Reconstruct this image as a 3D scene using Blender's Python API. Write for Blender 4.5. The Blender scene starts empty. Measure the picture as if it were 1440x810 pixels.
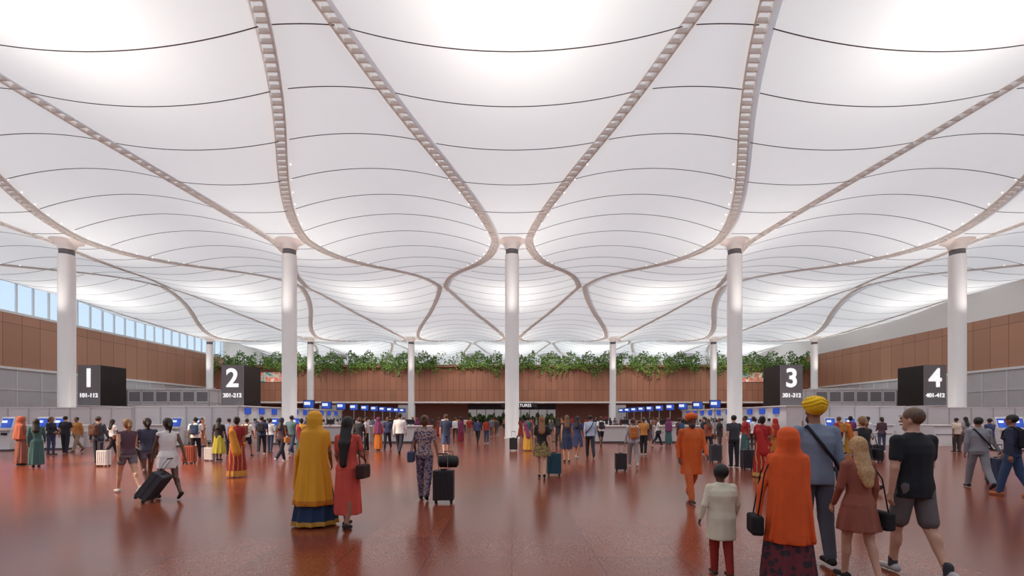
import bpy, math, random
import numpy as np
from mathutils import Vector, Matrix
random.seed(7); np.random.seed(7)
F=640.0; EYE=1.65
scene=bpy.context.scene
scene.view_settings.view_transform='Standard'
scene.view_settings.look='None'
scene.view_settings.exposure=0.38
# ------------------------------------------------------------ materials
_mc={}
def new_mat(name):
    m=bpy.data.materials.new(name); m.use_nodes=True
    nt=m.node_tree; b=nt.nodes['Principled BSDF']
    return m,nt,b
def srgb(c):
    return tuple(((v/255)/12.92 if v/255<=0.04045 else ((v/255+0.055)/1.055)**2.4) for v in c)
def pm(name,rgb,rough=0.6,metal=0.0,var=0.08,scale=8,emit=0,alpha=1):
    key=(name,rgb,rough,metal,emit)
    if key in _mc: return _mc[key]
    m,nt,b=new_mat(name)
    c=srgb(rgb)
    n=nt.nodes.new('ShaderNodeTexNoise'); n.inputs['Scale'].default_value=scale
    tc=nt.nodes.new('ShaderNodeTexCoord'); nt.links.new(tc.outputs['Object'],n.inputs['Vector'])
    r=nt.nodes.new('ShaderNodeValToRGB')
    r.color_ramp.elements[0].position=0.3; r.color_ramp.elements[1].position=0.7
    r.color_ramp.elements[0].color=tuple(v*(1-var) for v in c)+(1,)
    r.color_ramp.elements[1].color=tuple(min(1,v*(1+var)) for v in c)+(1,)
    nt.links.new(n.outputs['Fac'],r.inputs['Fac'])
    nt.links.new(r.outputs['Color'],b.inputs['Base Color'])
    b.inputs['Roughness'].default_value=rough; b.inputs['Metallic'].default_value=metal
    if emit:
        nt.links.new(r.outputs['Color'],b.inputs['Emission Color']); b.inputs['Emission Strength'].default_value=emit
    b.inputs['Alpha'].default_value=alpha
    _mc[key]=m; return m
def cloth(rgb): return pm('cloth',tuple(rgb),0.85,0,0.07,5)
def skinm(rgb): return pm('skin',tuple(rgb),0.5,0,0.04,6)
def pattern(c1,c2,scale=30,thr=0.5):
    key=('pat',c1,c2,scale)
    if key in _mc: return _mc[key]
    m,nt,b=new_mat('patterned_cloth')
    v=nt.nodes.new('ShaderNodeTexVoronoi'); v.inputs['Scale'].default_value=scale
    tc=nt.nodes.new('ShaderNodeTexCoord'); nt.links.new(tc.outputs['Object'],v.inputs['Vector'])
    r=nt.nodes.new('ShaderNodeValToRGB'); r.color_ramp.interpolation='CONSTANT'
    r.color_ramp.elements[0].color=srgb(c1)+(1,); r.color_ramp.elements[1].color=srgb(c2)+(1,)
    r.color_ramp.elements[1].position=thr
    nt.links.new(v.outputs['Distance'],r.inputs['Fac']); nt.links.new(r.outputs['Color'],b.inputs['Base Color'])
    b.inputs['Roughness'].default_value=0.8
    _mc[key]=m; return m
def banded(c1,c2,zs,wave=True):
    key=('band',c1,c2,zs)
    if key in _mc: return _mc[key]
    m,nt,b=new_mat('bordered_cloth')
    tc=nt.nodes.new('ShaderNodeTexCoord'); s=nt.nodes.new('ShaderNodeSeparateXYZ'); nt.links.new(tc.outputs['Object'],s.inputs[0])
    a=nt.nodes.new('ShaderNodeMath'); a.operation='LESS_THAN'; a.inputs[1].default_value=zs; nt.links.new(s.outputs['Z'],a.inputs[0])
    out=a.outputs[0]
    if wave:
        w=nt.nodes.new('ShaderNodeTexWave'); w.inputs['Scale'].default_value=3; w.inputs['Distortion'].default_value=4; nt.links.new(tc.outputs['Object'],w.inputs['Vector'])
        a2=nt.nodes.new('ShaderNodeMath'); a2.operation='MAXIMUM'
        g=nt.nodes.new('ShaderNodeMath'); g.operation='GREATER_THAN'; g.inputs[1].default_value=0.9; nt.links.new(w.outputs['Fac'],g.inputs[0])
        nt.links.new(a.outputs[0],a2.inputs[0]); nt.links.new(g.outputs[0],a2.inputs[1]); out=a2.outputs[0]
    mx=nt.nodes.new('ShaderNodeMixRGB'); mx.inputs[1].default_value=srgb(c1)+(1,); mx.inputs[2].default_value=srgb(c2)+(1,)
    nt.links.new(out,mx.inputs[0]); nt.links.new(mx.outputs[0],b.inputs['Base Color']); b.inputs['Roughness'].default_value=0.7
    _mc[key]=m; return m

M_white=pm('white_paint',(232,230,228),0.5,var=0.02)
M_col=pm('column_paint',(242,240,238),0.4,var=0.01,scale=1)
M_collar=pm('collar_grey',(112,108,110),0.5)
M_seam=pm('seam_dark',(112,98,98),0.7)
M_grey=pm('panel_grey',(196,194,196),0.4,var=0.03,scale=1)
M_lgrey=pm('light_panel',(222,220,222),0.35,var=0.03,scale=1)
M_dgrey=pm('dark_grey',(70,68,72),0.4)
M_black=pm('black_panel',(28,24,26),0.35)
M_signface=pm('sign_grey',(132,128,132),0.4)
M_steel=pm('steel',(180,180,182),0.25,0.9)
M_blue=pm('screen_blue',(40,76,170),0.3,emit=0.45,var=0.3,scale=6)
M_scrw=pm('screen_white',(225,235,250),0.3,emit=0.5)
M_textw=pm('sign_text_white',(255,255,255),0.4,emit=0.5,var=0.0)
M_lamp=pm('lamp_glow',(255,248,238),0.3,emit=1.4,var=0.0)
M_rubber=pm('rubber',(25,25,27),0.6)
M_cap=pm('column_head',(238,232,228),0.6,var=0.01)

def mat_membrane(name,c0,c1,tcol,fac):
    m=bpy.data.materials.new(name); m.use_nodes=True; nt=m.node_tree; nt.nodes.clear()
    out=nt.nodes.new('ShaderNodeOutputMaterial')
    d=nt.nodes.new('ShaderNodeBsdfDiffuse'); t=nt.nodes.new('ShaderNodeBsdfTranslucent'); mx=nt.nodes.new('ShaderNodeMixShader')
    n=nt.nodes.new('ShaderNodeTexNoise'); n.inputs['Scale'].default_value=0.6; n.inputs['Detail'].default_value=4
    tc=nt.nodes.new('ShaderNodeTexCoord'); nt.links.new(tc.outputs['Object'],n.inputs['Vector'])
    r=nt.nodes.new('ShaderNodeValToRGB'); r.color_ramp.elements[0].color=c0+(1,); r.color_ramp.elements[1].color=c1+(1,)
    nt.links.new(n.outputs['Fac'],r.inputs['Fac'])
    nt.links.new(r.outputs['Color'],d.inputs['Color']); t.inputs['Color'].default_value=tcol+(1,)
    mx.inputs[0].default_value=fac
    nt.links.new(d.outputs[0],mx.inputs[1]); nt.links.new(t.outputs[0],mx.inputs[2]); nt.links.new(mx.outputs[0],out.inputs[0])
    return m
M_mem=mat_membrane('ceiling_membrane',(.78,.785,.775),(.85,.86,.85),(.92,.90,.85),.40)
M_rail=mat_membrane('rib_translucent',(.82,.81,.80),(.88,.87,.86),(.95,.91,.87),.62)
M_slot=mat_membrane('rib_slot',(.55,.53,.51),(.60,.58,.56),(.78,.72,.68),.40)

def mat_floor():
    m,nt,b=new_mat('terracotta_tiles')
    tc=nt.nodes.new('ShaderNodeTexCoord')
    br=nt.nodes.new('ShaderNodeTexBrick'); br.offset=0.5; br.inputs['Scale'].default_value=1.0
    br.inputs['Brick Width'].default_value=1.8; br.inputs['Row Height'].default_value=1.0
    br.inputs['Mortar Size'].default_value=0.006; br.inputs['Mortar Smooth'].default_value=0.1
    br.inputs['Color1'].default_value=srgb((140,72,50))+(1,); br.inputs['Color2'].default_value=srgb((126,62,43))+(1,)
    br.inputs['Mortar'].default_value=srgb((92,46,35))+(1,)
    mp=nt.nodes.new('ShaderNodeMapping'); mp.inputs['Rotation'].default_value=(0,0,math.pi/2)
    nt.links.new(tc.outputs['Object'],mp.inputs[0]); nt.links.new(mp.outputs[0],br.inputs['Vector'])
    n=nt.nodes.new('ShaderNodeTexNoise'); n.inputs['Scale'].default_value=38; n.inputs['Detail'].default_value=4
    nt.links.new(tc.outputs['Object'],n.inputs['Vector'])
    r=nt.nodes.new('ShaderNodeValToRGB'); r.color_ramp.elements[0].position=.38; r.color_ramp.elements[1].position=.62
    r.color_ramp.elements[0].color=(.78,.76,.76,1); r.color_ramp.elements[1].color=(1.14,1.14,1.14,1)
    nt.links.new(n.outputs['Fac'],r.inputs['Fac'])
    mu=nt.nodes.new('ShaderNodeMixRGB'); mu.blend_type='MULTIPLY'; mu.inputs[0].default_value=1
    nt.links.new(br.outputs['Color'],mu.inputs[1]); nt.links.new(r.outputs['Color'],mu.inputs[2])
    nt.links.new(mu.outputs[0],b.inputs['Base Color'])
    b.inputs['Roughness'].default_value=0.2; b.inputs['Specular IOR Level'].default_value=0.42
    return m
M_floor=mat_floor()
def mat_terra(name,c,step_axis_w=2.0,rowh=3.3):
    m,nt,b=new_mat(name)
    tc=nt.nodes.new('ShaderNodeTexCoord'); s=nt.nodes.new('ShaderNodeSeparateXYZ'); nt.links.new(tc.outputs['Object'],s.inputs[0])
    ad=nt.nodes.new('ShaderNodeMath'); ad.operation='ADD'; nt.links.new(s.outputs['X'],ad.inputs[0]); nt.links.new(s.outputs['Y'],ad.inputs[1])
    cb=nt.nodes.new('ShaderNodeCombineXYZ'); nt.links.new(ad.outputs[0],cb.inputs[0]); nt.links.new(s.outputs['Z'],cb.inputs[1])
    br=nt.nodes.new('ShaderNodeTexBrick'); br.offset=0; br.inputs['Scale'].default_value=1
    br.inputs['Brick Width'].default_value=step_axis_w; br.inputs['Row Height'].default_value=rowh
    br.inputs['Mortar Size'].default_value=0.04
    c=srgb(c)
    br.inputs['Color1'].default_value=c+(1,); br.inputs['Color2'].default_value=tuple(v*.84 for v in c)+(1,); br.inputs['Mortar'].default_value=tuple(v*.45 for v in c)+(1,)
    nt.links.new(cb.outputs[0],br.inputs['Vector'])
    n=nt.nodes.new('ShaderNodeTexNoise'); n.inputs['Scale'].default_value=6; nt.links.new(tc.outputs['Object'],n.inputs['Vector'])
    mu=nt.nodes.new('ShaderNodeMixRGB'); mu.blend_type='MULTIPLY'; mu.inputs[0].default_value=.2
    nt.links.new(br.outputs['Color'],mu.inputs[1]); nt.links.new(n.outputs['Fac'],mu.inputs[2])
    nt.links.new(mu.outputs[0],b.inputs['Base Color']); b.inputs['Roughness'].default_value=.55
    return m
M_terra=mat_terra('terracotta_panels',(198,146,118),2.2,6.7)
M_terra2=mat_terra('terracotta_rear',(192,134,106),1.2,7.5)
def mat_glass():
    m=bpy.data.materials.new('pane_glass'); m.use_nodes=True; nt=m.node_tree; nt.nodes.clear()
    out=nt.nodes.new('ShaderNodeOutputMaterial'); t=nt.nodes.new('ShaderNodeBsdfTransparent'); g=nt.nodes.new('ShaderNodeBsdfGlossy')
    g.inputs['Roughness'].default_value=.05; t.inputs['Color'].default_value=(.9,.95,.98,1)
    f=nt.nodes.new('ShaderNodeFresnel'); f.inputs['IOR'].default_value=1.35
    mx=nt.nodes.new('ShaderNodeMixShader'); nt.links.new(f.outputs[0],mx.inputs[0]); nt.links.new(t.outputs[0],mx.inputs[1]); nt.links.new(g.outputs[0],mx.inputs[2]); nt.links.new(mx.outputs[0],out.inputs[0])
    return m
M_glass=mat_glass()

# ------------------------------------------------------------ mesh builder
class MB:
    def __init__(s): s.v=[]; s.f=[]; s.m=[]; s.mats=[]
    def mi(s,mat):
        if mat not in s.mats: s.mats.append(mat)
        return s.mats.index(mat)
    def add(s,vs,fs,mat):
        o=len(s.v); s.v.extend([tuple(map(float,p)) for p in vs]); i=s.mi(mat)
        for f in fs: s.f.append(tuple(int(a)+o for a in f)); s.m.append(i)
    def box(s,c,size,mat,rz=0,rx=0):
        x,y,z=[a/2 for a in size]
        vs=[Vector((a*x,b*y,d*z)) for a in(-1,1) for b in(-1,1) for d in(-1,1)]
        R=Matrix.Rotation(rz,3,'Z')@Matrix.Rotation(rx,3,'X')
        vs=[R@v+Vector(c) for v in vs]
        s.add(vs,[(0,1,3,2),(4,6,7,5),(0,4,5,1),(2,3,7,6),(0,2,6,4),(1,5,7,3)],mat)
    def tube(s,pts,rads,mat,n=8,sq=None,caps=True):
        pts=[Vector(p) for p in pts]; vs=[]; fs=[]
        up=None
        for i,p in enumerate(pts):
            d=(pts[min(i+1,len(pts)-1)]-pts[max(i-1,0)]).normalized()
            if up is None: up=Vector((0,0,1)) if abs(d.z)<.9 else Vector((0,1,0))
            a=d.cross(up).normalized(); b2=a.cross(d).normalized(); up=b2
            for j in range(n):
                t=2*math.pi*j/n; vs.append(p+a*(math.cos(t)*rads[i])+b2*(math.sin(t)*rads[i]))
        for i in range(len(pts)-1):
            for j in range(n):
                k=(j+1)%n; fs.append((i*n+j,i*n+k,(i+1)*n+k,(i+1)*n+j))
        if caps:
            fs.append(tuple(range(n-1,-1,-1))); fs.append(tuple((len(pts)-1)*n+j for j in range(n)))
        s.add(vs,fs,mat)
    def rev(s,prof,mat,c=(0,0,0),n=32):
        vs=[];fs=[]
        for r,z in prof:
            for j in range(n):
                t=2*math.pi*j/n; vs.append((c[0]+r*math.cos(t),c[1]+r*math.sin(t),c[2]+z))
        for i in range(len(prof)-1):
            for j in range(n):
                k=(j+1)%n; fs.append((i*n+j,i*n+k,(i+1)*n+k,(i+1)*n+j))
        s.add(vs,fs,mat)
    def sph(s,c,r,mat,nu=10,nv=6):
        if not hasattr(r,'__len__'): r=(r,r,r)
        vs=[];fs=[]
        for i in range(nv+1):
            ph=math.pi*i/nv
            for j in range(nu):
                t=2*math.pi*j/nu; vs.append((c[0]+r[0]*math.sin(ph)*math.cos(t),c[1]+r[1]*math.sin(ph)*math.sin(t),c[2]-r[2]*math.cos(ph)))
        for i in range(nv):
            for j in range(nu):
                k=(j+1)%nu; fs.append((i*nu+j,i*nu+k,(i+1)*nu+k,(i+1)*nu+j))
        s.add(vs,fs,mat)
    def mesh(s,name,smooth=False):
        me=bpy.data.meshes.new(name); me.from_pydata(s.v,[],s.f)
        for m in s.mats: me.materials.append(m)
        me.polygons.foreach_set('material_index',s.m)
        if smooth: me.polygons.foreach_set('use_smooth',[True]*len(s.f))
        me.update(); return me
    def obj(s,name,loc=(0,0,0),rz=0,smooth=False,bevel=0,parent=None):
        ob=bpy.data.objects.new(name,s.mesh(name,smooth)); ob.location=loc; ob.rotation_euler=(0,0,rz)
        scene.collection.objects.link(ob)
        if bevel:
            b=ob.modifiers.new('bevel','BEVEL'); b.width=bevel; b.segments=2; b.limit_method='ANGLE'
        if parent: ob.parent=parent
        return ob

# ------------------------------------------------------------ roof geometry
S=18.0; Y1=36.8; P=44.5
def du(y):
    u=np.abs(((np.asarray(y,float)-Y1+P/2)%P)-P/2)/(P/2)
    s1=np.where(u<.5,(1-np.cos(np.pi*u))/2,.5+1.571*(u-.5)-1.142*(u-.5)**2)
    s=.72*s1+.28*u
    return 1.3+7.3*s
def he(y): return EYE+15.65-1.35*np.cos(2*np.pi*(y-Y1)/P)
def hsurf(x,y):
    X=np.abs(x-S*np.round(x/S)); d=du(y)
    c=he(y)-1.15*(d/7.5)**2*(1-(X/d)**2)
    w=np.maximum(9-d,.05); q=(9-X)/w
    p=he(y)+1.5*(w/7.5)**2*(1-q**2)
    return np.where(X<d,c,p)
XL=62.0; YF=-8.0; YB=150.0
ys=np.arange(YF,YB+.01,0.5)
HW=0.28
vs=[];fs=[]
def strip(f0,f1,n,conds=None):
    base=len(vs)
    for y in ys:
        a=f0(y); b=f1(y)
        for i in range(n+1):
            x=a+(b-a)*i/n
            x=max(-XL,min(XL,x)); vs.append((x,y,float(hsurf(np.array(x),y))))
    for r in range(len(ys)-1):
        for i in range(n):
            q=[base+r*(n+1)+i,base+r*(n+1)+i+1,base+(r+1)*(n+1)+i+1,base+(r+1)*(n+1)+i]
            if abs(vs[q[1]][0]-vs[q[0]][0])<1e-4 and abs(vs[q[2]][0]-vs[q[3]][0])<1e-4: continue
            fs.append(q)
for k in range(-4,5):
    if abs(k)<4: strip(lambda y:S*k-du(y)+HW,lambda y:S*k+du(y)-HW,18)
    if k<4: strip(lambda y:S*k+du(y)+HW if du(y)+HW<9 else S*k+9,lambda y:S*(k+1)-du(y)-HW if du(y)+HW<9 else S*k+9,18)
me=bpy.data.meshes.new('ceiling'); me.from_pydata([tuple(map(float,v)) for v in vs],[],fs); me.materials.append(M_mem)
me.polygons.foreach_set('use_smooth',[True]*len(fs)); me.update()
ceil=bpy.data.objects.new('ceiling',me); scene.collection.objects.link(ceil)
rb=MB(); lamps=MB()
for k in range(-3,4):
    for sg in(-1,1):
        def cx(y): return S*k+sg*float(du(np.array(y)))
        yy=np.arange(YF,YB+.01,0.5)
        for side in(-1,1):
            vv=[];ff=[]
            for y in yy:
                x=cx(y)+side*HW; z=float(he(np.array(y)))
                vv+= [(x-.045,y,z-.05),(x+.045,y,z-.05),(x+.045,y,z+.30),(x-.045,y,z+.30)]
            for i in range(len(yy)-1):
                for j in range(4):
                    l=(j+1)%4; ff.append((i*4+j,i*4+l,(i+1)*4+l,(i+1)*4+j))
            rb.add(vv,ff,M_rail)
        vv=[];ff=[]
        for y in yy:
            x=cx(y); z=float(he(np.array(y)))+.28
            vv+=[(x-HW,y,z),(x+HW,y,z)]
        for i in range(len(yy)-1): ff.append((2*i,2*i+1,2*i+3,2*i+2))
        rb.add(vv,ff,M_slot)
        y=10.0
        while y<112:
            x=cx(y); z=float(he(np.array(y)))
            rb.box((x,y,z+.06),(2*HW,.09,.2),M_rail)
            y+=.46
        y=12.0
        while y<112:
            u=abs(((y-Y1+P/2)%P)-P/2)
            if u<10:
                x=cx(y)+sg*.5
                lamps.rev([(0.001,0),(.035,0),(.035,.05)],M_lamp,(x,y,float(hsurf(np.array(x),np.array(y)))-.06),8)
            y+=1.3
rb.obj('ceiling_rib_trusses'); lamps.obj('ceiling_downlights')
sm=MB()
ysm=[Y1+P/14*(i+.5) for i in range(-12,34)]
for y in ysm:
    if y<8 or y>145: continue
    xs=np.linspace(-XL+.1,XL-.1,420)
    zs=hsurf(xs,np.full_like(xs,y))
    d=float(du(np.array(y))); X=np.abs(xs-S*np.round(xs/S))
    vv=[];ff=[]
    for x,z in zip(xs,zs):
        vv+=[(x,y-.022,z-.02),(x,y+.022,z-.02),(x,y+.022,z-.04),(x,y-.022,z-.04)]
    for i in range(len(xs)-1):
        if abs(X[i]-d)<HW+.1 : continue
        for q in range(4):
            l=(q+1)%4; ff.append((i*4+q,(i+1)*4+q,(i+1)*4+l,i*4+l))
    sm.add(vv,ff,M_seam)
sm.obj('ceiling_seams')
for r,yc in enumerate((Y1,Y1+P,Y1+2*P)):
    for k in range(-3,4):
        c=MB(); ht=EYE+13.15
        c.rev([(.62,0),(.62,.12),(.56,.14),(.56,ht)],M_col)
        c.rev([(.5,ht),(.5,ht+.45)],M_collar)
        c.rev([(.5,ht+.42),(.56,ht+.45),(.58,ht+.62),(.66,ht+.82),(.82,ht+1.0),(1.1,ht+1.14)],M_cap)
        c.obj('column',(S*k,yc,0),smooth=True)

# ------------------------------------------------------------ shell
f=MB(); f.box((0,(YF+YB)/2,-.1),(2*XL,YB-YF,.2),M_floor); f.obj('floor')
w=MB()
w.box((-XL-.2,45,11.3),(.4,106,6.6),M_terra)
w.box((-XL-.15,45,7.85),(.6,106,.3),M_white)
w.box((-XL-.2,45,3.85),(.3,106,7.7),M_grey)
for i in range(0,36): w.box((-XL-.02,-6+3*i,3.85),(.12,.12,7.7),M_lgrey)
for z in(2.6,5.2): w.box((-XL-.02,45,z),(.1,106,.1),M_lgrey)
w.box((-XL-.2,124,9.5),(.4,52,19),M_white)
w.obj('wall_left')
w=MB()
for i in range(0,54): w.box((-XL-.1,-7+2*i,17.2),(.25,.14,5.2),M_white)
w.box((-XL-.1,45,14.75),(.3,106,.3),M_white); w.box((-XL-.1,45,19.9),(.3,106,.3),M_white)
w.add([(-XL-.1,YF,14.6),(-XL-.1,98,14.6),(-XL-.1,98,19.9),(-XL-.1,YF,19.9)],[(0,1,2,3)],M_glass)
w.obj('window_left')
w=MB()
w.box((XL+.2,45,11.3),(.4,106,6.6),M_terra)
w.box((XL+.15,45,7.85),(.6,106,.3),M_white)
w.box((XL+.2,45,17.4),(.4,106,5.6),M_white)
w.box((XL+.2,45,3.85),(.3,106,7.7),M_grey)
for i in range(0,36): w.box((XL+.02,-6+3*i,3.85),(.12,.12,7.7),M_lgrey)
for z in(2.6,5.2): w.box((XL+.02,45,z),(.1,106,.1),M_lgrey)
w.box((XL+.2,124,9.5),(.4,52,19),M_white)
w.obj('wall_right')
w=MB(); w.box((0,YB+.2,10),(2*XL,.4,20),M_white); w.obj('wall_far')
w=MB(); w.box((0,YF-.2,4.5),(2*XL,.4,9),M_lgrey); w.obj('wall_light_blocker')  # unseen wall added behind the camera to keep the foreground darker
YR=95.0
w=MB()
w.box((0,YR+.3,8.6),(2*XL,.6,7.5),M_terra2)
w.box((0,YR+8,4.9),(2*XL,16,.15),M_white)
w.box((0,YR+.25,4.95),(2*XL,.6,.35),M_white)
w.box((0,YR+8,12.2),(2*XL,16,.2),M_white)
M_dk=pm('rear_brown',(168,118,98),.6)
for x0,x1 in((-62,-44),(-40,-26),(-22,-10),(10,22),(26,40),(44,62)):
    w.box(((x0+x1)/2,YR+8.8,2.4),(x1-x0,.3,4.8),M_dk)
w.box((0,YR+8.8,4.2),(20,.3,1.2),M_dgrey)
for xx in range(-10,11,2): w.box((xx,YR+8.8,1.8),(.14,.2,3.6),M_dgrey)
w.obj('wall_rear')
t=bpy.data.curves.new('departures_text','FONT'); t.body='DEPARTURES'; t.size=.85; t.align_x='CENTER'; t.extrude=.02; t.materials.append(M_textw)
sg=MB(); sg.box((0,0,0),(7.4,.2,.95),M_black)
for xx in(-3,3): sg.box((xx,0,.6),(.06,.06,.5),M_dgrey)
sgo=sg.obj('departures_sign',(1.5,YR-.6,4.3))
to=bpy.data.objects.new('lettering',t); scene.collection.objects.link(to); to.parent=sgo; to.rotation_euler=(math.pi/2,0,0); to.location=(0,-.12,-.3)
def mat_poster():
    m,nt,b=new_mat('poster_print'); tc=nt.nodes.new('ShaderNodeTexCoord'); n=nt.nodes.new('ShaderNodeTexNoise'); n.inputs['Scale'].default_value=.7; nt.links.new(tc.outputs['Object'],n.inputs['Vector'])
    r=nt.nodes.new('ShaderNodeValToRGB'); cr=r.color_ramp; cr.elements[0].color=srgb((30,120,110))+(1,); cr.elements[1].color=srgb((240,235,225))+(1,); cr.elements[0].position=.35;cr.elements[1].position=.7
    e=cr.elements.new(.45); e.color=srgb((190,200,190))+(1,); e=cr.elements.new(.55); e.color=srgb((220,100,60))+(1,)
    nt.links.new(n.outputs['Fac'],r.inputs['Fac']); nt.links.new(r.outputs['Color'],b.inputs['Base Color']); nt.links.new(r.outputs['Color'],b.inputs['Emission Color']); b.inputs['Emission Strength'].default_value=.3
    return m
M_poster=mat_poster()
for x in(-49.5,49.5):
    p=MB(); p.box((0,0,0),(6,.08,2.0),M_poster); p.box((0,.04,0),(6.2,.06,2.2),M_dgrey); p.obj('wall_poster',(x,YR-.1,10.2))
pl=MB(); pl.box((0,YR-.75,12.4),(2*XL-.6,1.3,.5),M_dk); pl.obj('planter_trough')
rng=np.random.RandomState(3)
M_leaf=[pm('leaf_a',(96,136,56),.6,var=.3,scale=2),pm('leaf_b',(136,172,74),.6,var=.3,scale=2),pm('leaf_c',(56,92,42),.6,var=.3,scale=2)]
g=MB(); N=26000
xs=rng.uniform(-61.3,61.3,N)
for i in range(N):
    x=xs[i]
    if math.sin(x*.55+2*math.sin(x*.21))<-.9 and rng.uniform()<.8: continue
    hang=.4+2.2*abs(math.sin(x*1.7+math.sin(x*.6)*3))*(.5+.5*math.sin(x*.9+2*math.sin(x*.31)))+1.0*abs(math.sin(x*7))**3
    topz=.9+1.3*abs(math.sin(x*.83+1))**2+.6*abs(math.sin(x*4))
    z=12.9+ (rng.uniform(0,1)**1.2*topz if rng.uniform()<.58 else -rng.uniform(0,1)**1.1*hang)
    y=YR-1.45-.35*rng.uniform()+(1.2*rng.uniform() if z>12.8 else 0)
    s_=rng.uniform(.12,.25); a=rng.uniform(0,6.28); b=rng.uniform(-1,1)
    dx,dz=math.cos(a)*s_,math.sin(a)*s_
    nx,nz=-dz*.45,dx*.45
    g.add([(x-dx,y,z-dz),(x+nx,y+b*.1,z+nz),(x+dx,y+b*.15,z+dz),(x-nx,y-b*.1,z-nz)],[(0,1,2,3)],M_leaf[rng.randint(3)])
g.obj('hanging_plants')
g=MB()
for i in range(4000):
    x=rng.uniform(-12,12); y=118+rng.uniform(-1,1); z=rng.uniform(0,1)*(2.2+.5*math.sin(x*2.1)+.4*math.sin(x*5)); s_=rng.uniform(.2,.4); a=rng.uniform(0,6.28)
    dx,dz=math.cos(a)*s_,math.sin(a)*s_
    g.add([(x-dx,y,max(0,z-dz)),(x-dz*.5,y+.1,max(0,z+dx*.5)),(x+dx,y,max(0,z+dz)),(x+dz*.5,y-.1,max(0,z-dx*.5))],[(0,1,2,3)],M_leaf[rng.randint(3)])
g.obj('garden_hedge')
for x in(-44,-27,27,44,-9.5,9.5):
    d=MB(); d.rev([(2.2,0),(2.2,1.0),(2.0,1.0),(2.0,0),(2.2,0)],M_grey,n=24); d.rev([(0.01,.6),(2.0,.6)],M_dgrey,n=24)
    d.obj('ceiling_oculus',(x,115,float(hsurf(np.array(float(x)),np.array(115.)))-.9))  # round oculus drum in the far ceiling
for sx in(-1,1):
    b=MB(); b.box((0,0,3.1),(13,7,6.2),M_lgrey); b.box((0,0,6.3),(13.3,7.3,.2),M_white)
    for i in range(7): b.box((-6.5+13/6*i,-3.52,3.1),(.1,.08,6.2),M_grey)
    for i in range(4): b.box((-sx*6.52,-3.4+2.2*i,3.1),(.08,.1,6.2),M_grey)
    for z in(2.1,4.1): b.box((0,-3.52,z),(13,.08,.1),M_grey); b.box((-sx*6.52,0,z),(.08,7,.1),M_grey)
    for i in range(6): b.box((-6.5+13/6*(i+.5),-3.53,5.1),(1.7,.04,1.5),M_signface)
    b.obj('airline_office',(sx*55.1,76.5,0))

# ------------------------------------------------------------ check-in islands
def island(x,num,rng_txt,ln):
    e=bpy.data.objects.new('check_in_island',None); scene.collection.objects.link(e); e.location=(x,52,0)
    b=MB()
    b.box((0,ln/2,1.5),(2.6,ln,3.0),M_lgrey)
    for i in range(ln//2+1): 
        for sx in(-1,1): b.box((sx*1.31,2*i,1.5),(.04,.05,3.0),M_grey)
    b.box((0,ln/2,3.05),(3.0,ln+.4,.12),M_white)
    for i in range(ln//3):
        for sx in(-1,1):
            b.box((sx*2.3,2+3*i,.55),(.9,2.2,1.1),M_white); b.box((sx*2.3,2+3*i,1.12),(1.05,2.3,.06),M_grey)
            b.box((sx*2.2,2+3*i,1.45),(.08,.5,.35),M_black); b.box((sx*2.2,2+3*i,1.2),(.06,.06,.2),M_steel)
            b.box((sx*1.38,2+3*i,2.5),(.1,1.2,.7),M_blue)
    o=b.obj('counters',parent=e)
    b=MB(); b.box((0,3.1,5.5),(2.55,3.6,4.7),M_black); b.box((0,1.28,5.5),(2.6,.06,4.75),M_signface)
    o=b.obj('sign_box',parent=e)
    for body,sz,zz,of in((num,3.0,5.35,.07),(rng_txt,.66,4.1,.014)):
        t=bpy.data.curves.new('sign_text','FONT'); t.body=body; t.size=sz; t.align_x='CENTER'; t.extrude=.02; t.offset=of; t.materials.append(M_textw)
        to=bpy.data.objects.new('number_'+body.replace('-','_'),t); scene.collection.objects.link(to); to.parent=e; to.rotation_euler=(math.pi/2,0,0); to.location=(0,1.2,zz)
for x,n,r_,ln in((-49.5,'1','101-112',18),(-32.7,'2','201-212',32),(32.7,'3','301-312',32),(49.5,'4','401-412',18)): island(x,n,r_,ln)
def partition(x0,x1,y,ht=2.4):
    b=MB(); L=x1-x0; n=max(2,int(L/1.5))
    b.box((0,0,ht/2+.05),(L,.08,ht-.1),M_lgrey)
    for i in range(n+1): b.box((-L/2+L*i/n,-.02,ht/2),(.06,.14,ht),M_grey)
    b.box((0,0,ht),(L+.06,.16,.08),M_white); b.box((0,0,.06),(L,.14,.12),M_dgrey)
    b.obj('privacy_screen',((x0+x1)/2,y,0))
partition(-24.5,-17.8,29.6); partition(-38,-27.5,33); partition(19,25.5,29.6); partition(28.5,38,33)
def desk(x,y,L=4,rz=0):
    b=MB(); b.box((0,0,.55),(L,.8,1.1),M_grey); b.box((0,-.05,1.12),(L+.1,.95,.06),M_white); b.box((0,-.02,.06),(L-.1,.8,.12),M_dgrey)
    for i in range(int(L/1.4)):
        b.box((-L/2+.8+1.4*i,.1,1.4),(.5,.05,.32),M_black); b.box((-L/2+.8+1.4*i,.12,1.2),(.05,.05,.16),M_steel); b.box((-L/2+.8+1.4*i,.1,1.165),(.2,.16,.02),M_black)
    b.obj('service_desk',(x,y,0),rz,bevel=.012)
for x in(-11.2,-7.2,7.2,11.2): desk(x,30.5,3.6)
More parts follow.
